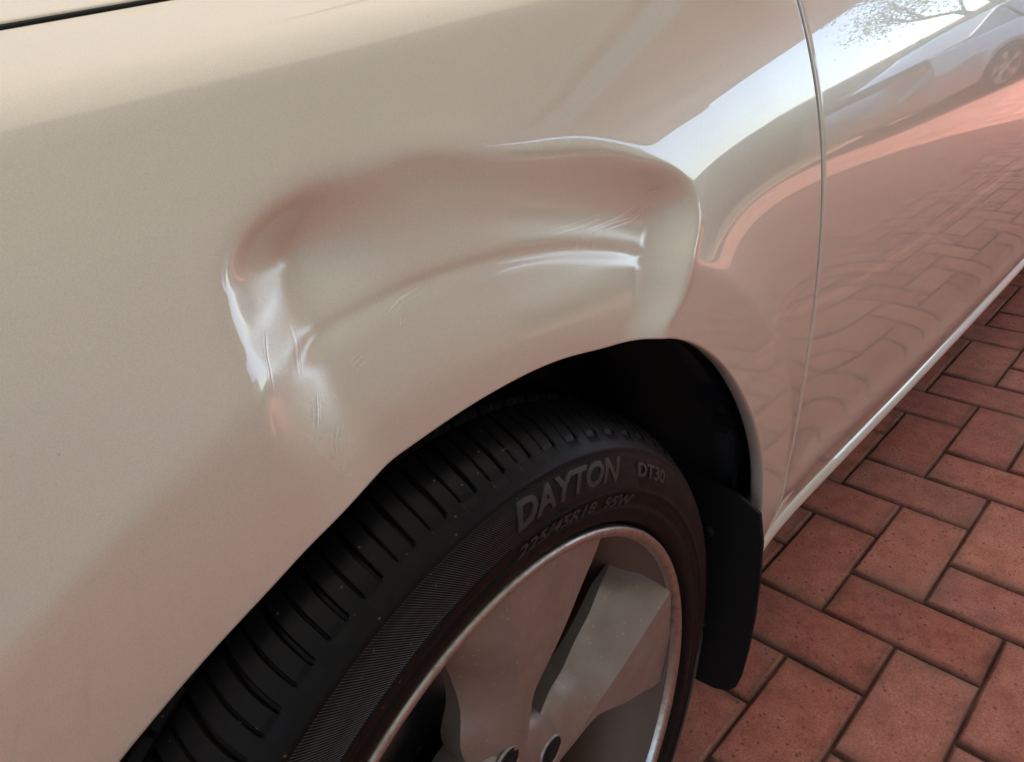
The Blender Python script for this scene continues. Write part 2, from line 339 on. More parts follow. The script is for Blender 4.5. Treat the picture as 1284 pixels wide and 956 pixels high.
# ------------------------------------------------------------------ across the driveway
bw = tag(empty('boundary_wall', (12.6, 0, 0)), 'long grey plastered boundary wall behind the hedge across the driveway', 'wall')
MB().box(0, .25, -16, 14, -.1, 1.8).build('wall_panel', GREYW, bw); MB().box(-.05, .30, -16, 14, 1.802, 1.89).build('coping', CREAM, bw)
for k in range(6): MB().box(-.08, -.002, -13 + k * 4.6, -12.6 + k * 4.6, -.1, 1.8).build('pier', GREYW, bw)
gw = tag(empty('screening_garden_wall', (1.9, -9.2, 0)), 'stepped garden wall beside the lawn, its unseen tall beige part added to block the sky', 'wall')
MB().box(0, 8.2, -.12, .12, -.1, 3.5).build('wall_panel', WALLM, gw); MB().box(-.05, 8.25, -.17, .17, 3.502, 3.58).build('coping', CREAM, gw)  # tall panel added to keep sky off the dent floor
MB().box(8.202, 10.68, -.10, .10, -.1, 1.75).build('wall_panel', GREYW, gw); MB().box(8.252, 10.68, -.15, .15, 1.752, 1.83).build('coping', CREAM, gw)
def leaf_cloud(n, fn, size, seed):
    rg = np.random.default_rng(seed); v = []; f = []
    for i in range(n):
        p = fn(rg); a = rg.normal(size=3); a /= np.linalg.norm(a); b = np.cross(a, rg.normal(size=3)); b /= np.linalg.norm(b)
        s = size * rg.uniform(.6, 1.3); k = len(v)
        v += [p - a * s, p + b * s * .45, p + a * s, p - b * s * .45]; f.append((k, k + 1, k + 2, k + 3))
    return v, f
hedge_x = 11.75
for k in range(9):
    y = -11 + k * 2.2; h = [1.75, 2.1, 1.6, 1.9, 2.2, 1.8, 2.0, 1.85, 1.7][k]
    s = tag(empty('shrub', (hedge_x, y, -.08)), 'dense green garden shrub growing along the grey boundary wall', 'shrub', 'shrubs along the grey wall')
    lobes = [(rng.uniform(-.2, .2), rng.uniform(-.9, .9), h * rng.uniform(.3, .8), rng.uniform(.35, .55)) for _ in range(14)]
    def fn(rg, lobes=lobes):
        c = lobes[rg.integers(len(lobes))]; d = rg.normal(size=3); d /= np.linalg.norm(d)
        return np.array(c[:3]) + d * c[3] * rg.uniform(.6, 1.05) * np.array([.8, 1.2, 1])
    v, f = leaf_cloud(3200, fn, .075, 20 + k); mesh('foliage', v, f, LEAF, s)
    b = MB()
    for j in range(4): b.tube([(0, (j - 1.5) * .3, 0), (rng.uniform(-.1, .1), (j - 1.5) * .45, h * .7)], [.02, .008], 5)
    b.build('stem', BARK, s)
for k in range(5):
    x = 3.2 + k * 1.9; h = [1.2, 1.7, 1.1, 1.5, 1.9][k]
    s_ = tag(empty('shrub', (x, -7.9, -.08)), 'loose green shrub on the lawn in front of the garden wall', 'shrub', 'shrubs on the lawn')
    lobes = [(rng.uniform(-.7, .7), rng.uniform(-.3, .3), h * rng.uniform(.3, .85), rng.uniform(.3, .5)) for _ in range(9)]
    def fn(rg, lobes=lobes):
        c = lobes[rg.integers(len(lobes))]; d = rg.normal(size=3); d /= np.linalg.norm(d)
        return np.array(c[:3]) + d * c[3] * rg.uniform(.6, 1.05)
    v, f = leaf_cloud(1500, fn, .075, 60 + k); mesh('foliage', v, f, LEAF, s_)
    b = MB()
    for j in range(4): b.tube([((j - 1.5) * .25, 0, 0), ((j - 1.5) * .4, rng.uniform(-.1, .1), h * .7)], [.02, .008], 5)
    b.build('stem', BARK, s_)
hs = tag(empty('house', (30, -12, 0)), 'cream house with an orange tiled gable roof beyond the grey wall', 'house')
MB().box(0, 9, -8, 9, -.1, 2.6).build('wall', CREAM, hs)
rf = MB().add([(-.6, -8.6, 2.5), (-.6, 9.6, 2.5), (4.5, 9.6, 3.9), (4.5, -8.6, 3.9), (9.6, -8.6, 2.5), (9.6, 9.6, 2.5), (-.6, -8.6, 2.35), (-.6, 9.6, 2.35), (9.6, -8.6, 2.35), (9.6, 9.6, 2.35)],
         [(0, 3, 2, 1), (3, 4, 5, 2), (0, 1, 7, 6), (4, 8, 9, 5), (0, 6, 8, 4, 3), (1, 2, 5, 9, 7)]).build('roof', TILE, hs)
for k in range(4):
    y = -6 + k * 4; wn = MB().box(-.03, -.002, y, y + 1.4, 1.1, 2.3).build('window', GLASS, hs)
    b = MB()
    for q in ((y - .08, y, 1.02, 2.38), (y + 1.4, y + 1.48, 1.02, 2.38)): b.box(-.06, -.004, *q)
    for q in ((1.02, 1.1), (2.3, 2.38)): b.box(-.06, -.004, y, y + 1.4, *q)
    b.build('window_frame', CREAM, wn)
def tree(loc, h, seed, label):
    rg = random.Random(seed); t = tag(empty('garden_tree', loc), label, 'tree'); b = MB(); tips = []
    def grow(p, d, ln, r, dep):
        pts = [p]; q = p.copy(); dd = d.copy()
        for k in range(4):
            dd = (dd + Vector((rg.uniform(-1, 1), rg.uniform(-1, 1), rg.uniform(-.5, .8))) * .16).normalized(); q = q + dd * ln / 4; pts.append(q.copy())
        b.tube(pts, [r * (1 - .11 * k) for k in range(5)], 6 if dep > 2 else 4)
        if dep == 0: tips.append(q); return
        for k in range(3 if dep > 1 else 2):
            a = Vector((rg.uniform(-1, 1), rg.uniform(-1, 1), rg.uniform(-.1, 1))).normalized()
            grow(pts[-1 - (k % 2)], (dd * .6 + a * .8).normalized(), ln * rg.uniform(.6, .8), r * .56, dep - 1)
    grow(Vector((0, 0, -.1)), Vector((0, 0, 1)), h * .3, h * .026, 4)
    b.build('trunk', BARK, t); tp = [np.array(q) for q in tips]
    v, f = leaf_cloud(7000, lambda g: tp[g.integers(len(tp))] + g.normal(size=3) * h * .04, .055, seed); mesh('crown', v, f, LEAF, t)
tree((17.5, -5.6, 0), 8.5, 5, 'tall sparse garden tree with open branches behind the grey wall')
tree((8.2, -12.5, 0), 7.5, 14, 'round leafy garden tree beyond the end of the garden wall')
tree((20, 2.5, 0), 7, 9, 'smaller bushy garden tree behind the grey wall')

# ------------------------------------------------------------------ body surface of the car (x to the rear, y into the car)
def spline(xs, ys):
    xs = np.array(xs, float); ys = np.array(ys, float); n = len(xs); h = np.diff(xs)
    A = np.zeros((n, n)); b = np.zeros(n); A[0, 0] = A[-1, -1] = 1
    for i in range(1, n - 1):
        A[i, i - 1], A[i, i], A[i, i + 1] = h[i - 1], 2 * (h[i - 1] + h[i]), h[i]
        b[i] = 6 * ((ys[i + 1] - ys[i]) / h[i] - (ys[i] - ys[i - 1]) / h[i - 1])
    M2 = np.linalg.solve(A, b)
    def f(x):
        x = np.clip(np.asarray(x, float), xs[0], xs[-1]); i = np.clip(np.searchsorted(xs, x) - 1, 0, n - 2)
        a = (xs[i + 1] - x) / h[i]; c = (x - xs[i]) / h[i]
        return a * ys[i] + c * ys[i + 1] + ((a ** 3 - a) * M2[i] + (c ** 3 - c) * M2[i + 1]) * h[i] ** 2 / 6
    return f
XA, ZA, RC, RA = -.76, .31, .438, .371          # front arch centre, radius of its crease, radius of its edge
XA2 = XA + 2.70                                  # rear arch
prof = np.polyfit([.24, .2878, .3208, .3696, .455, .5316, .6015, .6574, .7164, .7647, .8172, .8553, .90, .95],
                  [.016, .0023, -.0045, -.0125, -.0185, -.0212, -.0225, -.0208, -.0153, -.0068, .0085, .0225, .0425, .068], 6)
def zshoulder(x): return .8815 + .083 * (np.minimum(x, .3) + .75) + .02 * np.clip(x - .3, 0, 9)
FH = .013
def softplus(u, s): return s * np.logaddexp(0, u / s)
def flare(x, z):
    f = 0
    for xa in (XA, XA2):
        u = np.hypot(x - xa, z - ZA) - RC
        f = f + FH * np.exp(-softplus(u, .0030) / .05)
    return f
def plan(x):
    y = ((x - .6) ** 2 - .925 ** 2) / 80
    y = y + .16 * np.clip(-.80 - x, 0, 9) ** 2 + .9 * np.clip(-1.25 - x, 0, 9) ** 2
    return y + .06 * np.clip(x - 2.2, 0, 9) ** 2
def yside(x, z):
    k = (zshoulder(x) - .6) / (zshoulder(-.325) - .6)
    zz = np.where(z < .6, z, .6 + (z - .6) / k)
    low = -.0045 * np.exp(-((z - .335) / .03) ** 2) * sstep((x + .42) / .2)      # rolled swage just above the sill
    return np.polyval(prof, zz) + flare(-.325, z) + plan(x) - flare(x, z) + low
# the dent
xl = spline([.60, .64, .6531, .6764, .6955, .7137, .7277, .7416, .7579, .7736, .7889, .7990, .82], [-.835, -.861, -.8697, -.8815, -.8880, -.8910, -.8910, -.8895, -.8870, -.8830, -.8775, -.872, -.85])
xr = spline([.60, .64, .6597, .6706, .6855, .7007, .7121, .7245, .7411, .7522, .77, .80], [-.612, -.597, -.588, -.5755, -.5638, -.5540, -.5425, -.5343, -.5315, -.5357, -.55, -.58])
ztp = spline([-.96, -.90, -.8775, -.8575, -.8395, -.82, -.7955, -.7695, -.7489, -.7312, -.7124, -.6947, -.6567, -.6158, -.5786, -.5497, -.5357, -.50],
             [.765, .783, .791, .7973, .8022, .8066, .8095, .8115, .8102, .8065, .8030, .8002, .7944, .784, .7712, .7607, .7522, .725])
DD = .0245
def ramp1(u, w, soft, k=.1):
    """slope that stays constant up to the fraction k of its width, then flattens out"""
    u = np.clip(softplus(u, soft) / w, 0, 1); return (u - np.maximum(0, u - k) ** 2 / (2 * (1 - k))) / (1 - (1 - k) / 2)
wtop = spline([-1.0, -.86, -.81, -.76, -.68, -.58, -.48], [.022, .026, .058, .085, .085, .062, .05])
stop = spline([-1.0, -.86, -.81, -.76, -.72, -.64, -.56, -.48], [.006, .005, .005, .0022, .0030, .0055, .0022, .002])
def dent(x, z):
    dl, dr, dt = x - xl(z), xr(z) - x, ztp(x) - z
    r = np.hypot(x - XA, z - ZA); near_arch = 1 - sstep((r - RA) / .045)
    s = ramp1(dl, .055 + .0 * near_arch, .0035 + .005 * near_arch, .65) * ramp1(dr, .040, .0016, .2) * ramp1(dt, wtop(x), stop(x), .15)
    lowf = .55 + .45 * sstep((r - RA) / .09)
    g = lambda v, s_: np.exp(-(v / s_) ** 2)
    inside = sstep((z - .64) / .04)
    rim = -.0010 * g(dr + .003, .006) * sstep((dt - .01) / .03) * inside              # metal pushed up round the edge
    rim = rim - .0010 * g(dt + .005, .010) * g(x + .735, .05)
    sm = np.clip(s, 0, 1)
    kink = (-.0005 * g(r - RC - .010, .008) * (1 - sstep((x + .74) / .08)) + (.0013 + .0008 * (1 - sstep((x + .80) / .08))) * g(r - RC + .006, .0055)) * sstep(sm * 2.2) * sstep((x + .872) / .03)      # buckled crease
    kink = kink - .0005 * g(x + .818, .010) * g(r - RC + .002, .014)
    lf = 1 - sstep((x + .855) / .075); tilt = 1 + lf * (.22 + .27 * np.tanh((z - .756) / .034))      # the left end is pushed deepest near its top
    return DD * s * lowf * tilt * (1 + .05 * lf) + rim + kink
def surf(x, t, dented=True):
    """t is the height on the side, then arc length over the shoulder"""
    zs = zshoulder(x); z0 = np.minimum(t, zs - .03); q = np.maximum(t - (zs - .03), 0)
    y = yside(x, z0); m = (yside(x, z0) - yside(x, z0 - .002)) / .002
    a0 = np.arctan2(1, m); z = z0.copy() if hasattr(z0, 'copy') else z0
    K = 24
    for i in range(K):
        qq = q * (i + .5) / K; a1 = R(21) * np.clip(1 - qq / .80, 0, 1)
        a = a0 + (a1 - a0) * sstep(qq / .05)
        y = y + np.cos(a) * q / K; z = z + np.sin(a) * q / K
    if dented: y = y + dent(x, z0) * (q <= .0001)
    return np.stack([x, y, z], -1)
def on_body(px, py, dented=True):
    y = -.02
    for k_ in range(160):
        h = hit(px, py, 1, y); y2 = float(yside(h[0], h[2]) + (dent(h[0], h[2]) if dented else 0)); a_ = .4 if k_ < 60 else .15; y = (1 - a_) * y + a_ * y2
    return hit(px, py, 1, y)
arch_px = [(150, 955), (200, 895), (250, 835), (300, 781), (350, 729), (390, 682), (430, 639), (480, 592), (531, 549), (580, 515), (631, 486), (707, 451), (782, 429), (822, 422), (850, 424), (882, 434), (908, 456), (935, 500), (950, 560), (956, 640)]
ap = np.array([on_body(*q) for q in arch_px]); ath = np.arctan2(ap[:, 2] - ZA, ap[:, 0] - XA); arr = np.hypot(ap[:, 0] - XA, ap[:, 2] - ZA)
o_ = np.argsort(ath); sm_ = arr[o_].copy(); sm_[1:-1] = (sm_[:-2] + 2 * sm_[1:-1] + sm_[2:]) / 4; aspl = spline(ath[o_], sm_)
def arch_r(th, fitted=True):
    if not fitted: return np.full_like(th, .368)
    a, b = ath.min(), ath.max(); r = aspl(np.clip(th, a, b)); k = sstep((th - b) / .5); return r * (1 - k) + .372 * k

def arch_panel(name, xa, x0, x1, qtop, th0, th1, nt_, ns, dented, parent, fitted, m=None):
    cor = [math.atan2(zshoulder(x1) - .03 + qtop - ZA, x1 - xa), math.atan2(zshoulder(x0) - .03 + qtop - ZA, x0 - xa)]
    th = np.sort(np.r_[np.linspace(th0, th1, nt_), cor]); c, s = np.cos(th), np.sin(th)
    ra = arch_r(th, fitted); ro = np.full_like(th, 9.); side = np.zeros(len(th), int)
    for i in range(len(th)):
        cand = []
        if c[i] > 1e-6: cand.append(((x1 - xa) / c[i], 0))
        if c[i] < -1e-6: cand.append(((x0 - xa) / c[i], 2))
        if s[i] > .3:
            r = .6
            for _ in range(40): r = (zshoulder(xa + r * c[i]) - .03 + qtop - ZA) / s[i]
            cand.append((r, 1))
        ro[i], side[i] = min(cand)
    sv = np.linspace(0, 1, ns)
    rr = ra[:, None] + (ro - ra)[:, None] * sv[None]
    X = xa + rr * c[:, None]; T = ZA + rr * s[:, None]
    S = surf(X, T, dented)
    rows = []
    for dr, dy in ((.010, .020), (.0016, .0165), (-.0008, .013), (-.0016, .006), (-.0014, .0025), (-.0008, .0008)):       # folded arch lip
        r = ra + dr; b = S[:, 0].copy(); b[:, 0] = xa + r * c; b[:, 2] = ZA + r * s; b[:, 1] += dy; rows.append(b)
    out = []
    dirs = np.array([[1, 0, 0], [0, .97, .2], [-1, 0, 0]])[side]; inn = np.array([[0, 1, 0], [0, .2, -.97], [0, 1, 0]])[side]
    for d, e in ((.0007, .0003), (.0013, .0012), (.0015, .0026), (.0014, .018)): out.append(S[:, -1] + dirs * d + inn * e)
    G = np.concatenate([np.stack(rows, 1), S, np.stack(out, 1)], 1)
    o = grid_mesh(name, G, m or PAINT, parent, True)
    at = o.data.attributes.new('scuff', 'FLOAT', 'POINT')
    if dented:
        X2, Z2 = G[..., 0], G[..., 2]; rub = sstep((X2 - xl(Z2)) / .02) * sstep((xr(Z2) - X2) / .02) * sstep((ztp(X2) - Z2) / .03)
        left = np.exp(-((X2 + .862) / .03) ** 2); right = np.exp(-((X2 + .635) / .06) ** 2 - ((Z2 - .735) / .045) ** 2)
        at.data.foreach_set('value', (rub * np.clip(.15 + .85 * left + .75 * right, 0, 1)).astype(np.float32).ravel())
    return o

# ------------------------------------------------------------------ the car
car = tag(empty('car', (0, 0, 0)), 'white car with a badly dented front fender and dusty alloy wheel', 'car')
XG, HG = -.3275, .100                              # door gap, hood gap (arc length from the start of the shoulder roll)
fender = arch_panel('front_fender', XA, -1.42, XG, HG, R(-7.5), R(186), 820, 270, True, car, True)
fender['label'] = 'dented front fender with a creased wheel arch and scuff marks'
def strip_panel(name, x0, x1, zb, qtop, nx, nt_, parent, m=None, edges=True):
    """a door-like panel between two gaps, with its edges turned in"""
    xs = np.linspace(x0, x1, nx); g = np.linspace(0, 1, nt_)[None]
    X = np.repeat(xs[:, None], nt_, 1); lo = zb(X); hi = zshoulder(X) - .03 + qtop; T = lo + (hi - lo) * g
    S = surf(X, T, False)
    bot = [S[:, 0] + np.array([0, e, -d]) for d, e in ((.001, .016), (.0022, .006), (.0018, .0022), (.0008, .0006))]
    top = [S[:, -1] + np.array([0, e, d]) for d, e in ((.0008, .0015), (.0005, .03))]
    S = np.concatenate([np.stack(bot, 1), S, np.stack(top, 1)], 1)
    fr = [S[0] + np.array([-d, e, 0]) for d, e in ((.0011, .018), (.0011, .0018), (.0009, .0008), (.0004, .0002))]
    bk = [S[-1] + np.array([d, e, 0]) for d, e in ((.0006, .0003), (.0012, .0011), (.0015, .0026), (.0014, .018))]
    return grid_mesh(name, np.concatenate([np.stack(fr), S, np.stack(bk)], 0), m or PAINT, parent, True)
def zdoor(x): return .262 + .045 * (x + .30)
strip_panel('front_door', XG + .0080, .775, zdoor, .035, 240, 200, car)
strip_panel('rear_door', .7815, XA2 - .42, zdoor, .035, 60, 80, car)
arch_panel('rear_fender', XA2, XA2 - .4135, 2.98, .035, R(-7), R(187), 160, 50, False, car, False)
# hood: continues the same roll beyond the gap
def hood_grid(nx, ny, y_end):
    xs = np.linspace(-1.50, -.12, nx); q = HG + .0068 + np.r_[np.linspace(0, .12, ny // 2), np.linspace(.12, y_end, ny // 2 + 1)[1:]]
    X = np.repeat(xs[:, None], len(q), 1); T = zshoulder(X) - .03 + q[None]
    S = surf(X, T, False)
    d = np.clip(-1.15 - X, 0, 9); S[..., 2] -= .9 * d ** 2 - .0012
    e = [S[:, 0] + np.array([0, a, -b]) for a, b in ((.001, .02), (-.0008, .003), (-.0006, .0010), (-.0002, .0003))]
    return np.concatenate([np.stack(e, 1), S], 1)
HGd = hood_grid(90, 60, .80)
CY = float(HGd[:, -1, 1].mean())                   # centre plane of the car
HGd[:, -1, 1] = CY
mir = HGd[:, ::-1].copy(); mir[..., 1] = 2 * CY - mir[..., 1]
grid_mesh('hood', np.concatenate([HGd, mir[:, 1:]], 1), PAINT, car, True)
# sill moulding below the doors
def sill_mesh(name, mirror=False):
    xs = np.linspace(-.372, XA2 - .405, 220); G = []
    for x in xs:
        c = surf(np.array(x), np.array(float(zdoor(x))), False); ring = []
        k = float(sstep((x + .372) / .045)); yy = c[1] + .0035 + (1 - k) * .004; zz = c[2] - .0125 + (1 - k) * .02
        for dy_, dz_ in ((.030, .0090), (.0110, .0088), (.0092, .0083), (.0075, .0065), (.0052, .0035), (.0030, .0005), (.0012, -.0022), (.0003, -.0042), (.0002, -.0060), (.0008, -.0080), (.0025, -.0100), (.0060, -.0120), (.06, -.03), (.18, -.035)):
            ring.append((x, yy - .003 + (dy_ * 1.55 if dy_ < .03 else dy_), zz + (dz_ - .0083) * (1.55 if dy_ < .03 else 1.) + .0083 - (.008 if dy_ > .05 else 0)))
        G.append(ring)
    return grid_mesh(name, np.array(G), PAINT, car, True, flip=True)
sill_mesh('sill')
# front end of the sill, between the fender foot and the mud flap
MB().add([(-.392, .012, .30), (-.372, .006, .30), (-.368, .010, .215), (-.386, .018, .205), (-.392, .10, .30), (-.372, .10, .30), (-.368, .10, .215), (-.386, .10, .205)],
         [(0, 1, 2, 3), (4, 7, 6, 5), (0, 3, 7, 4), (1, 5, 6, 2), (3, 2, 6, 7), (0, 4, 5, 1)]).build('sill_end', PAINT, car)
# near-black boxes added to block light and shade the gaps and wheel wells
for q in ((-.36, -.24, .045, .10, .30, .84), (.74, .82, .03, .10, .31, .86), (1.45, 1.6, .03, .10, .31, .86)): MB().box(*q).build('gap_shade_block', DARK, car)
MB().box(-1.35, -.35, .11, .40, .838, .848).build('hood_gap_shade_block', DARK, car)
MB().tube([tuple(surf(np.array(x), np.array(float(zshoulder(x) - .03 + HG + .0042)), False) + np.array([0, 0, -.0010])) for x in np.linspace(-1.41, XG, 60)], .0021, 6).build('hood_gap_shade', BLACK, car, True)  # black bead added so the hood gap looks shaded
MB().tube([tuple(surf(np.array(XG + .0040), np.array(float(z)), False) + np.array([0, .0062, 0])) for z in np.linspace(.285, .86, 60)], .0030, 6).build('door_gap_shade', BLACK, car, True)  # black bead stands in for the shade inside the door gap
b = MB(); b.box(-1.40, 2.9, .30, 2 * CY - .30, .17, .70); b.box(-.30, 1.45, .14, 2 * CY - .14, .18, .80); b.box(-1.25, 2.6, .28, 2 * CY - .28, .70, .84)
b.build('underbody', DARK, car)
# arch liners
def liner(xa, name='arch_liner'):
    th = np.linspace(R(-28), R(194), 150); rows = []; lip = surf(xa + .385 * np.cos(th), ZA + .385 * np.sin(th), False)[:, 1] + .018
    for y, r in ((.0175, .386), (.0180, .398), (.0185, .394), (.05, .394), (.10, .394), (.105, .388), (.20, .388), (.205, .394), (.30, .395), (.302, .05)):
        rr = r + .004 * np.exp(-((th - .35) / .06) ** 2) * (y < .1)
        rows.append(np.stack([xa + rr * np.cos(th), y + np.maximum(lip, 0) * (1 if y < .1 else .3), ZA + rr * np.sin(th)], -1))
    return grid_mesh(name, np.stack(rows, 1), LINER, car, False)
ln1 = liner(XA); liner(XA2)
# clips and tabs of the liner behind the wheel
for a, (wd, ht) in ((31, (.010, .014)), (24, (.007, .02)), (6, (.008, .010))):
    c, s = math.cos(R(a)), math.sin(R(a)); r = .386
    o = MB().box(-wd, wd, -.004, .012, -.006, ht * .5).build('clip', BLACK, ln1); o.location = (XA + r * c, .0215, ZA + r * s); o.rotation_euler = (0, -R(a) + R(90), 0)
# mud flap: a thick moulded sheet hanging behind the wheel
outl = [(.150, .40), (.150, .115), (.10, .108), (.03, .1045), (.004, .106), (-.012, .112), (-.0215, .124), (-.0265, .145), (-.031, .19), (-.0335, .24), (-.0335, .29), (-.031, .34), (-.024, .372), (.0, .385)]
def flap_x(y, z): return -.418 + .06 * (z - .24) + .55 * max(0, z - .30) ** 2 + .10 * max(0, .02 - y)
v = []; n = len(outl)
for k, (dx, ins) in enumerate(((-.0018, .0012), (-.0008, 0), (.0018, 0), (.0028, .0012))):
    for y, z in outl:
        yy = y + ins * (1 if y < .05 else 0); v.append((flap_x(y, z) + dx, yy, z + (ins if z < .12 else 0)))
f = [tuple(range(n)), tuple(range(4 * n - 1, 3 * n - 1, -1))]
for k in range(3):
    for i in range(n): f.append((k * n + i, (k + 1) * n + i, (k + 1) * n + (i + 1) % n, k * n + (i + 1) % n))
mesh('mud_flap', v, f, BLACK, car)
for yy, zz in ((.03, .33), (.03, .2)):
    o = MB().tube([(0, 0, 0), (-.006, 0, 0)], [.008, .006], 10).build('flap_screw', BLACK, car); o.location = (flap_x(yy, zz) - .002, yy, zz)

# ------------------------------------------------------------------ wheels
def polar(r, th, c): return np.stack([r * np.cos(th), -c + 0 * th, r * np.sin(th)], -1)
def lathe(name, prof_, n, m, parent, smooth=True):
    th = np.linspace(0, 2 * math.pi, n, endpoint=False); pr = np.array(prof_)
    G = np.stack([polar(np.full(n, r), th, np.full(n, c)) for r, c in pr], 1)
    return grid_mesh(name, G, m, parent, smooth, close_u=True)
side_prof = [(.2385, -.014), (.2415, -.008), (.2462, -.0055), (.2478, -.0005), (.2500, .0020), (.2535, .0030), (.2580, .0035), (.2605, .0036), (.2612, .0026), (.2640, .0034), (.268, .0040), (.2712, .0040), (.2722, .0048), (.2735, .0048),
             (.2745, .0038), (.279, .0034), (.284, .0026), (.289, .0014), (.294, -.0003), (.2985, -.0024), (.3010, -.0040), (.3025, -.0040), (.3040, -.0052), (.3065, -.0078), (.3090, -.0105), (.3115, -.0138)]
def wall_c(r):
    a = np.array(side_prof); return np.interp(r, a[:, 0], a[:, 1])
def tyre(parent, m):
    ctl = np.array([(.3115, -.0138), (.3150, -.0185), (.3185, -.0245), (.3215, -.032), (.3240, -.042), (.3258, -.054), (.3270, -.070), (.3278, -.090), (.328, -.1065)])
    tt = np.r_[0, np.cumsum(np.hypot(*np.diff(ctl, axis=0).T))]; s = np.linspace(0, tt[-1], 60)[1:]
    fr, fc = spline(tt, ctl[:, 0]), spline(tt, ctl[:, 1])
    half = np.vstack([np.array(side_prof), np.c_[fr(s), fc(s)]]); inner = np.r_[np.linspace(len(half) - 3, 26, 14).astype(int), [22, 18, 14, 9, 4, 0]]
    mir = half[inner].copy(); mir[:, 1] = -.213 - mir[:, 1]
    pr = np.vstack([half, mir]); nth = 4256; th = np.linspace(0, 2 * math.pi, nth, endpoint=False)
    Rr = np.repeat(pr[None, :, 0], nth, 0); Cc = np.repeat(pr[None, :, 1], nth, 0); TH = np.repeat(th[:, None], len(pr), 1)
    w_ = -Cc                                                     # distance in from the outer face
    NB = 76; pitch = 2 * math.pi / NB
    sweep = 1.0 * softplus(np.minimum(w_, .11) - .034, .010)     # grooves lean as they cross the tread
    def groove(ph0, wd, d, wa, wb, fade=.0015):
        u = ((TH + sweep) / pitch + ph0) % 1.0; u = np.minimum(u, 1 - u) * pitch * .32
        k = sstep((wd / 2 + .0004 - u) / .0008)
        g = sstep((w_ - wa) / fade) * sstep((wb - w_) / fade); return d * k * g
    dep = groove(.0, .0034, .0055, .0150, .075)
    dep = np.maximum(dep, groove(.50, .0018, .0034, .0150, .070))
    ph = ((TH + sweep) / pitch) % 1.0
    dep = np.maximum(dep, .0012 * sstep((w_ - .0128) / .0010) * sstep((.0158 - w_) / .0008) * sstep((ph - .0) / .03) * sstep((.53 - ph) / .03))    # step at the block ends
    for gc, gw in ((.064, .008), (.0985, .010)):                   # circumferential grooves
        dep = np.maximum(dep, .007 * sstep((gw / 2 + .0008 - abs(w_ - gc)) / .0016))
        dep = np.maximum(dep, .007 * sstep((gw / 2 + .0008 - abs(w_ - (.213 - gc))) / .0016))
    Rr = Rr - dep * .93; Cc = Cc - dep * .25 * sstep((.03 - w_) / .02)
    G = np.stack([Rr * np.cos(TH), -Cc, Rr * np.sin(TH)], -1)
    return grid_mesh('tyre', G, m, parent, True, close_u=True)
def wrap_text(name, txt, r0, hgt, a_start, a_end, bold, shear, m, parent, ext=.0011):
    cu = bpy.data.curves.new(name, 'FONT'); cu.body = txt; cu.size = 1; cu.shear = shear; cu.offset = bold; cu.resolution_u = 3; cu.extrude = .5; cu.bevel_depth = 0
    to = bpy.data.objects.new('tmp', cu); col.objects.link(to); bpy.context.view_layer.update()
    me = bpy.data.meshes.new_from_object(to.evaluated_get(bpy.context.evaluated_depsgraph_get())); bpy.data.objects.remove(to); bpy.data.curves.remove(cu)
    bm = bmesh.new(); bm.from_mesh(me)
    bmesh.ops.subdivide_edges(bm, edges=[e for e in bm.edges if e.calc_length() > .12], cuts=3); bm.to_mesh(me); bm.free()
    co = np.empty(len(me.vertices) * 3); me.vertices.foreach_get('co', co); co = co.reshape(-1, 3)
    x0, x1 = co[:, 0].min(), co[:, 0].max(); y0, y1 = co[:, 1].min(), co[:, 1].max(); z0, z1 = co[:, 2].min(), co[:, 2].max()
    th = R(a_start) + (R(a_end) - R(a_start)) * (co[:, 0] - x0) / (x1 - x0); r = r0 + hgt * (co[:, 1] - y0) / (y1 - y0)
    c = wall_c(r) + np.where(co[:, 2] > (z0 + z1) / 2, ext, -.0006)
    G = np.stack([r * np.cos(th), -c, r * np.sin(th)], -1); me.vertices.foreach_set('co', G.reshape(-1)); me.update()
    bm = bmesh.new(); bm.from_mesh(me); bmesh.ops.recalc_face_normals(bm, faces=bm.faces); bm.to_mesh(me); bm.free()
    return link(name, me, m, parent)
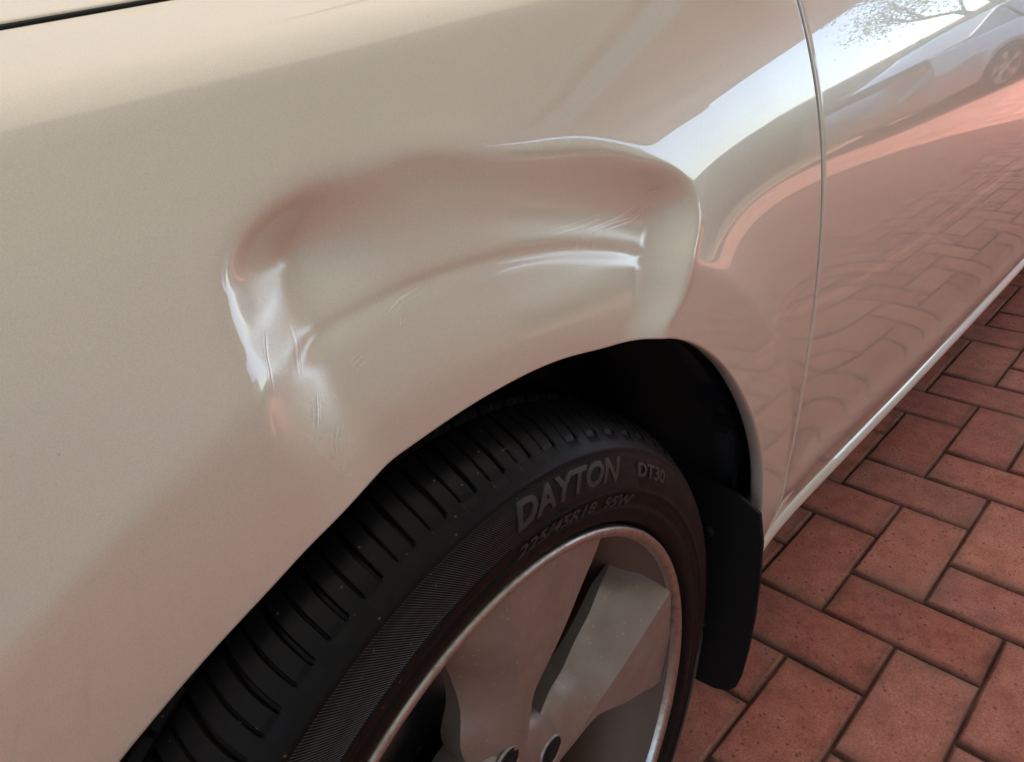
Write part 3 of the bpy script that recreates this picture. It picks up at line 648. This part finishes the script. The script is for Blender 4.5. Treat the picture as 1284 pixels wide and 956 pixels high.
def wheel(parent, detail=True):
    w0 = empty('wheel', (0, 0, 0), 0, parent)
    tyre(w0, RUBBER)
    # fine slanted ribs moulded in the sidewall band
    def ribs(a0, a1, ra, rb, pitch=.0017, lean=.9):
        b = MB(); nn = int(abs(R(a1 - a0)) * .287 / pitch)
        for k in range(nn):
            th = R(a0) + (R(a1) - R(a0)) * k / nn; v = []
            for j in range(5):
                t = j / 4; r = ra + (rb - ra) * t; tj = th + lean * (rb - ra) * (t - .5) / .287; h = .00032 / .287
                for dth, up in ((-h, -.0002), (0, .0006), (h, -.0002)):
                    c = float(wall_c(r)) + up; v.append((r * math.cos(tj + dth), -c, r * math.sin(tj + dth)))
            f = []
            for j in range(4):
                for i in range(2): f.append((j * 3 + i, j * 3 + i + 1, j * 3 + i + 4, j * 3 + i + 3))
            b.add(v, f)
        return b
    b = ribs(58, 170, .2745, .3005); b2 = ribs(238, 350, .2745, .3005)
    b.add(b2.v, b2.f); rb = b.build('sidewall_ribs', RIBM, w0, True); rb['kind'] = 'stuff'
    wrap_text('brand_lettering', 'DAYTON', .2818, .0165, 87.5, 63.0, .028, .30, LETTER, w0, .0015)
    wrap_text('model_lettering', 'DT30', .2835, .0110, 57.5, 47.0, .030, .05, LETTER, w0, .0012)
    wrap_text('size_lettering', '225/45R18  95W', .2618, .0085, 88.0, 57.5, .014, .25, LETTER, w0, .0010)
    # rim: lip, barrel, spokes
    lathe('rim_lip', [(.2395, -.016), (.2428, -.011), (.2436, -.004), (.2428, -.0005), (.2405, .0008), (.2375, .0004), (.2352, -.0012), (.2340, -.0035), (.2332, -.0075)], 240, CHROME, w0)
    lathe('barrel', [(.2334, -.0068), (.2318, -.018), (.229, -.030), (.222, -.045), (.2155, -.07), (.212, -.12), (.214, -.18), (.225, -.20)], 160, BARREL, w0)
    hub = lathe('hub', [(.0001, -.026), (.029, -.026), (.031, -.024), (.033, -.0225), (.066, -.021), (.074, -.025), (.078, -.05), (.07, -.065)], 80, ALLOY, w0)
    # stations along one spoke: b, right edge, ridge, left edge (all along the tangent), depths
    st = [(.2385, .136, .0095, -.024, -.013, -.0035, -.056), (.222, .134, .010, -.024, -.0128, -.0042, -.054), (.205, .131, .011, -.025, -.0125, -.005, -.050), (.193, .126, .012, -.026, -.0122, -.0058, -.048),
          (.172, .104, .0135, -.020, -.012, -.007, -.046), (.152, .083, .0150, -.015, -.012, -.0085, -.046), (.130, .058, .0170, -.013, -.0125, -.0105, -.044), (.112, .038, .0185, -.016, -.014, -.0125, -.040),
          (.095, .034, .0200, -.024, -.0165, -.0145, -.036), (.075, .033, .0210, -.023, -.019, -.017, -.033), (.050, .032, .0210, -.022, -.0225, -.021, -.028)]
    st_ = np.array(st)[::-1]; bs_ = np.linspace(.050, .2385, 26); st = np.stack([bs_] + [spline(st_[:, 0], st_[:, k_])(bs_) for k_ in range(1, 7)], 1)[::-1]
    rows = []
    for bb, ar, ai, al, cr, ci, cl in st:
        row = []
        for a, c in ((ar - .004, -.048), (ar - .0008, cr - .010), (ar, cr - .0018), (ar - .0013, cr), ((ar + ai) / 2, (cr + ci) / 2 + .0006), (ai + .0012, ci), (ai - .0012, ci - .0004),
                     (ai * .45 + al * .55, ci * .5 + cl * .5 + .0015), (al + .002, cl + .001), (al, cl - .0015), (al + .001, -.058)):
            b_ = bb
            rr = math.hypot(a, b_)
            if rr > .2335:                                          # stop at the inside of the lip
                b_ = math.sqrt(max(.2335 ** 2 - a * a, .01))
            row.append((a, -c, b_))
        rows.append(row)
    G = np.array(rows)
    for k in range(5):
        a = -k * 2 * math.pi / 5; c, s = math.cos(a), math.sin(a); H = G.copy(); H[..., 0] = G[..., 0] * c - G[..., 2] * s; H[..., 2] = G[..., 0] * s + G[..., 2] * c
        o = grid_mesh('spoke', H, ALLOY, w0, True); o.modifiers.new('edge', 'EDGE_SPLIT').split_angle = R(24)
        # ring of the lug hole, a near-black disc as its shade, and the nut
        al = R(14) + a; cx, cz = .0572 * math.cos(al), .0572 * math.sin(al)
        lh = lathe('lug_hole', [(.0150, -.0215), (.0145, -.0196), (.0138, -.0193), (.0132, -.0198), (.0128, -.0215)], 24, ALLOY, w0); lh.location = (cx, 0, cz)
        dk = lathe('lug_hole_shade', [(.0131, -.0202), (.0001, -.0207)], 20, DARK, w0); dk.location = (cx, 0, cz)
        MB().tube([(cx, .0178, cz), (cx, .0215, cz)], [.0072, .0080], 6).build('lug_nut', BLACK, w0)
    lathe('brake_disc', [(.06, -.085), (.075, -.088), (.145, -.088), (.148, -.092), (.148, -.11), (.06, -.11)], 96, STEEL, w0)
    lathe('backing_plate', [(.01, -.125), (.20, -.125), (.21, -.14)], 64, DARK, w0)
    al = R(50); p0 = Vector((.213 * math.cos(al), .055, .213 * math.sin(al))); 
    MB().tube([p0, p0 + Vector((-.012, -.012, -.014)), p0 + Vector((-.02, -.024, -.022))], [.0055, .005, .004], 10).build('valve', BLACK, w0, True)
    return w0
wh = wheel(car); wh.location = (-.7872, -.0415, .314); wh.rotation_euler = (0, 0, .0869)
def copy_tree(o, parent=None):
    c = o.copy(); col.objects.link(c); c.parent = parent
    for ch in o.children: copy_tree(ch, c)
    return c
w2 = copy_tree(wh, car); w2.location = (XA2 - .01, -.015, .314); w2.rotation_euler = (0, 0, 0)
for x in (XA - .01, XA2 - .01):
    w3 = copy_tree(wh, car); w3.location = (x, 2 * CY + .015, .314); w3.rotation_euler = (0, 0, math.pi)

# ------------------------------------------------------------------ paint scuffs on the dent
def scuff(pts, wd, name='scratch'):
    P3 = [on_body(*q) for q in pts]; P3 = np.array(P3); t = np.linspace(0, len(P3) - 1, 26)
    C3 = np.stack([np.interp(t, np.arange(len(P3)), P3[:, k]) for k in range(3)], -1)
    for _ in range(3): C3[1:-1] = (C3[:-2] + 2 * C3[1:-1] + C3[2:]) / 4
    v = []; f = []
    for i, p in enumerate(C3):
        d = C3[min(i + 1, 25)] - C3[max(i - 1, 0)]; nx, nz = -d[2], d[0]; l = math.hypot(nx, nz) + 1e-9
        h = wd * (math.sin(math.pi * (i + .3) / 25.6) ** .6) * (.7 + .6 * random.random()) / 2
        for sgn in (-1, 1):
            x, z = p[0] + sgn * nx / l * h, p[2] + sgn * nz / l * h
            v.append((x, float(yside(x, z) + dent(x, z)) - .00035, z))
        if i: f.append((2 * i - 2, 2 * i - 1, 2 * i + 1, 2 * i))
    mesh(name, v, f, SCRATCH, fender)
for pts, wd in (([(733, 290), (770, 275), (797, 259)], .0022), ([(760, 288), (790, 278), (812, 262)], .0018), ([(795, 270), (818, 255)], .0012), ([(812, 242), (822, 238), (834, 232)], .0016), ([(690, 296), (730, 284), (760, 272)], .0008),
                ([(333, 415), (335, 445), (343, 490)], .0010), ([(363, 404), (371, 430), (374, 470)], .0012),
                ([(397, 492), (399, 515), (398, 537)], .0015), ([(424, 533), (420, 555), (423, 574)], .0010), ([(485, 393), (500, 375), (525, 360)], .0012), ([(455, 445), (440, 460)], .0010), ([(500, 410), (503, 402)], .0016), ):
    scuff(pts, wd * .8)
    for j_ in range(2):
        dx, dy = random.uniform(-7, 7), random.uniform(-6, 6); scuff([(q[0] + dx + random.uniform(-1, 1), q[1] + dy) for q in pts], wd * .3)

# ------------------------------------------------------------------ the rest of the car
def mirror_copy(o):
    c = o.copy(); col.objects.link(c); c.parent = car; c.scale = (1, -1, 1); c.location = (0, 2 * CY, 0); return c
by = {}
for o in car.children: by.setdefault(o.name.split('.')[0], []).append(o)
ff2 = arch_panel('front_fender', XA, -1.42, XG, HG, R(-7.5), R(186), 170, 50, False, car, False)
ff2.scale = (1, -1, 1); ff2.location = (0, 2 * CY, 0)
for nme in ('front_door', 'rear_door', 'rear_fender', 'sill', 'mud_flap'): mirror_copy(by[nme][0])
for o in by['arch_liner']: mirror_copy(o)
def belt(x): return surf(np.array(float(x)), np.array(float(zshoulder(x) + .004)), False)
def loft(name, rows, m, parent=car, flip=False): return grid_mesh(name, np.array(rows, float), m, parent, True, flip=flip)
W2 = 2 * CY
def roofpt(x):                                    # centre line of the glasshouse: windscreen, roof, rear screen
    return float(np.interp(x, [-.14, .55, 1.1, 1.75, 2.55, 3.0], [1.00, 1.37, 1.43, 1.40, 1.04, 1.02]))
def rail(x):                                      # the roof rail on the left side
    k = float(np.interp(x, [-.14, .55, 1.1, 1.75, 2.55], [0, 1, 1, 1, 0])); b_ = belt(x); k = k * k * (3 - 2 * k)
    return np.array([x, b_[1] + .02 + .19 * k, max(b_[2] + .01, roofpt(x) - .055)])
for side in (0, 1):
    fl = lambda p: (p[0], W2 - p[1], p[2]) if side else tuple(p)
    for nme, x0, x1 in (('side_window', -.05, .74), ('side_window', .79, 1.62), ('side_window', 1.66, 2.40)):
        rows = []
        for x in np.linspace(x0, x1, 12):
            a, b_ = belt(x) + np.array([0, .012, .006]), rail(x); rows.append([fl(a + (b_ - a) * t) for t in np.linspace(0, 1, 6)])
        loft(nme, rows, GLASS, flip=not side)
    b = MB()
    b.tube([fl(rail(x)) for x in np.linspace(-.14, 2.5, 26)], .022, 8); b.build('roof_rail', PAINT, car, True)
    for x0 in (.765, 1.64): MB().tube([fl(belt(x0) + np.array([0, .01, 0])), fl(rail(x0))], .022, 6).build('window_pillar', BLACK, car, True)
    o = MB().add([fl(p) for p in ((.02, -.06, .98), (.17, -.03, .97), (.17, -.22, .985), (.05, -.22, .99), (.02, -.06, 1.07), (.17, -.03, 1.08), (.17, -.22, 1.11), (.05, -.22, 1.10))],
                 [(0, 1, 2, 3), (4, 7, 6, 5), (0, 4, 5, 1), (1, 5, 6, 2), (2, 6, 7, 3), (3, 7, 4, 0)]).build('wing_mirror', PAINT, car, True)
    sb = o.modifiers.new('round', 'SUBSURF'); sb.levels = 2; sb.render_levels = 2
def cap(name, xs, m):
    rows = []
    for x in xs:
        a = rail(x); rows.append([(x, a[1] + (W2 - 2 * a[1]) * t, a[2] + (roofpt(x) - a[2]) * math.sin(math.pi * t) ** .6 + .012) for t in np.linspace(0, 1, 17)])
    loft(name, rows, m)
cap('windscreen', np.linspace(-.14, .54, 12), GLASS); cap('roof_panel', np.linspace(.545, 1.78, 14), PAINT); cap('rear_window', np.linspace(1.785, 2.55, 12), GLASS)
rows = []
for x in np.linspace(2.5, 3.02, 8):
    a = belt(x); rows.append([(x, a[1] + .03 + (W2 - 2 * a[1] - .06) * t, a[2] + .025 * math.sin(math.pi * t) - .25 * max(0, x - 2.85) ** 2) for t in np.linspace(0, 1, 13)])
loft('trunk_lid', rows, PAINT)
def bumper(name, xe, sgn, ln, ztop):
    rows = []
    for z in np.r_[.19, .21, np.linspace(.24, ztop - .03, 10), ztop - .01, ztop]:
        edge = surf(np.array(float(xe)), np.array(float(z)), False); y0 = edge[1] + .002; row = []
        bul = ln * (1 - .35 * ((z - .42) / .35) ** 2)
        for t in np.linspace(0, 1, 41):
            e = abs(2 * t - 1); row.append((xe + sgn * (.004 + bul * (1 - e ** 3.2) ** .8), y0 + (W2 - 2 * y0) * t, z))
        rows.append(row)
    return loft(name, rows, PAINT, flip=sgn > 0)
bumper('front_bumper', -1.424, -1, .42, .70); bumper('rear_bumper', 2.984, 1, .34, .86)
MB().box(-1.852, -1.80, CY - .42, CY + .42, .30, .44).build('air_intake', BLACK, car)
gr = MB().box(-1.80, -1.66, CY - .36, CY + .36, .60, .70).build('grille', BLACK, car)
for s_ in (-1, 1):
    c = CY + s_ * .62
    o = MB().add([(-1.74, c - s_ * .26, .69), (-1.47, c + s_ * .19, .70), (-1.36, c + s_ * .235, .80), (-1.46, c + s_ * .12, .785), (-1.66, c - s_ * .24, .745),
                  (-1.60, c - s_ * .26, .66), (-1.40, c + s_ * .15, .66), (-1.34, c + s_ * .15, .76)],
                 [(0, 1, 2, 3, 4), (0, 5, 6, 1), (1, 6, 7, 2), (2, 7, 3), (4, 3, 7, 6, 5), (0, 4, 5)]).build('headlight', GLASS, car)
    MB().add([(3.30, c - s_ * .1, .80), (3.06, c + s_ * .21, .82), (3.0, c + s_ * .215, .90), (3.22, c - s_ * .1, .90), (3.2, c - s_ * .1, .80), (2.99, c + s_ * .1, .82), (2.98, c + s_ * .1, .90), (3.15, c - s_ * .1, .90)],
             [(0, 1, 2, 3), (4, 7, 6, 5), (0, 4, 5, 1), (1, 5, 6, 2), (2, 6, 7, 3), (3, 7, 4, 0)]).build('tail_light', mat('tail_lens', (.4, .02, .02), .1), car)
# ------------------------------------------------------------------ another car parked further back, seen only in the paintwork
pc = tag(empty('parked_car', (8.9, -2.6, 0), R(200)), 'silver sedan parked in the open behind the carport', 'car')
SILVER = make_paint('silver_paint', (.28, .285, .29), False)
def put(o):
    if o.name.startswith('front_fender') and o is not ff2: return
    c = o.copy(); col.objects.link(c); c.parent = pc
    if c.material_slots and c.material_slots[0].material is PAINT: c.material_slots[0].link = 'OBJECT'; c.material_slots[0].material = SILVER
    c.delta_location = (-.8, -CY, 0) if o.name.split('.')[0] != 'wheel' else (-.8, -CY, 0)
    for ch in o.children:
        if ch.name.split('.')[0] in ('tyre', 'rim_lip', 'spoke', 'barrel', 'hub'): d = ch.copy(); col.objects.link(d); d.parent = c
    return c
for o in list(car.children): put(o)
c = ff2.copy(); col.objects.link(c); c.parent = pc; c.scale = (1, 1, 1); c.location = (0, 0, 0); c.delta_location = (-.8, -CY, 0); c.material_slots[0].link = 'OBJECT'; c.material_slots[0].material = SILVER
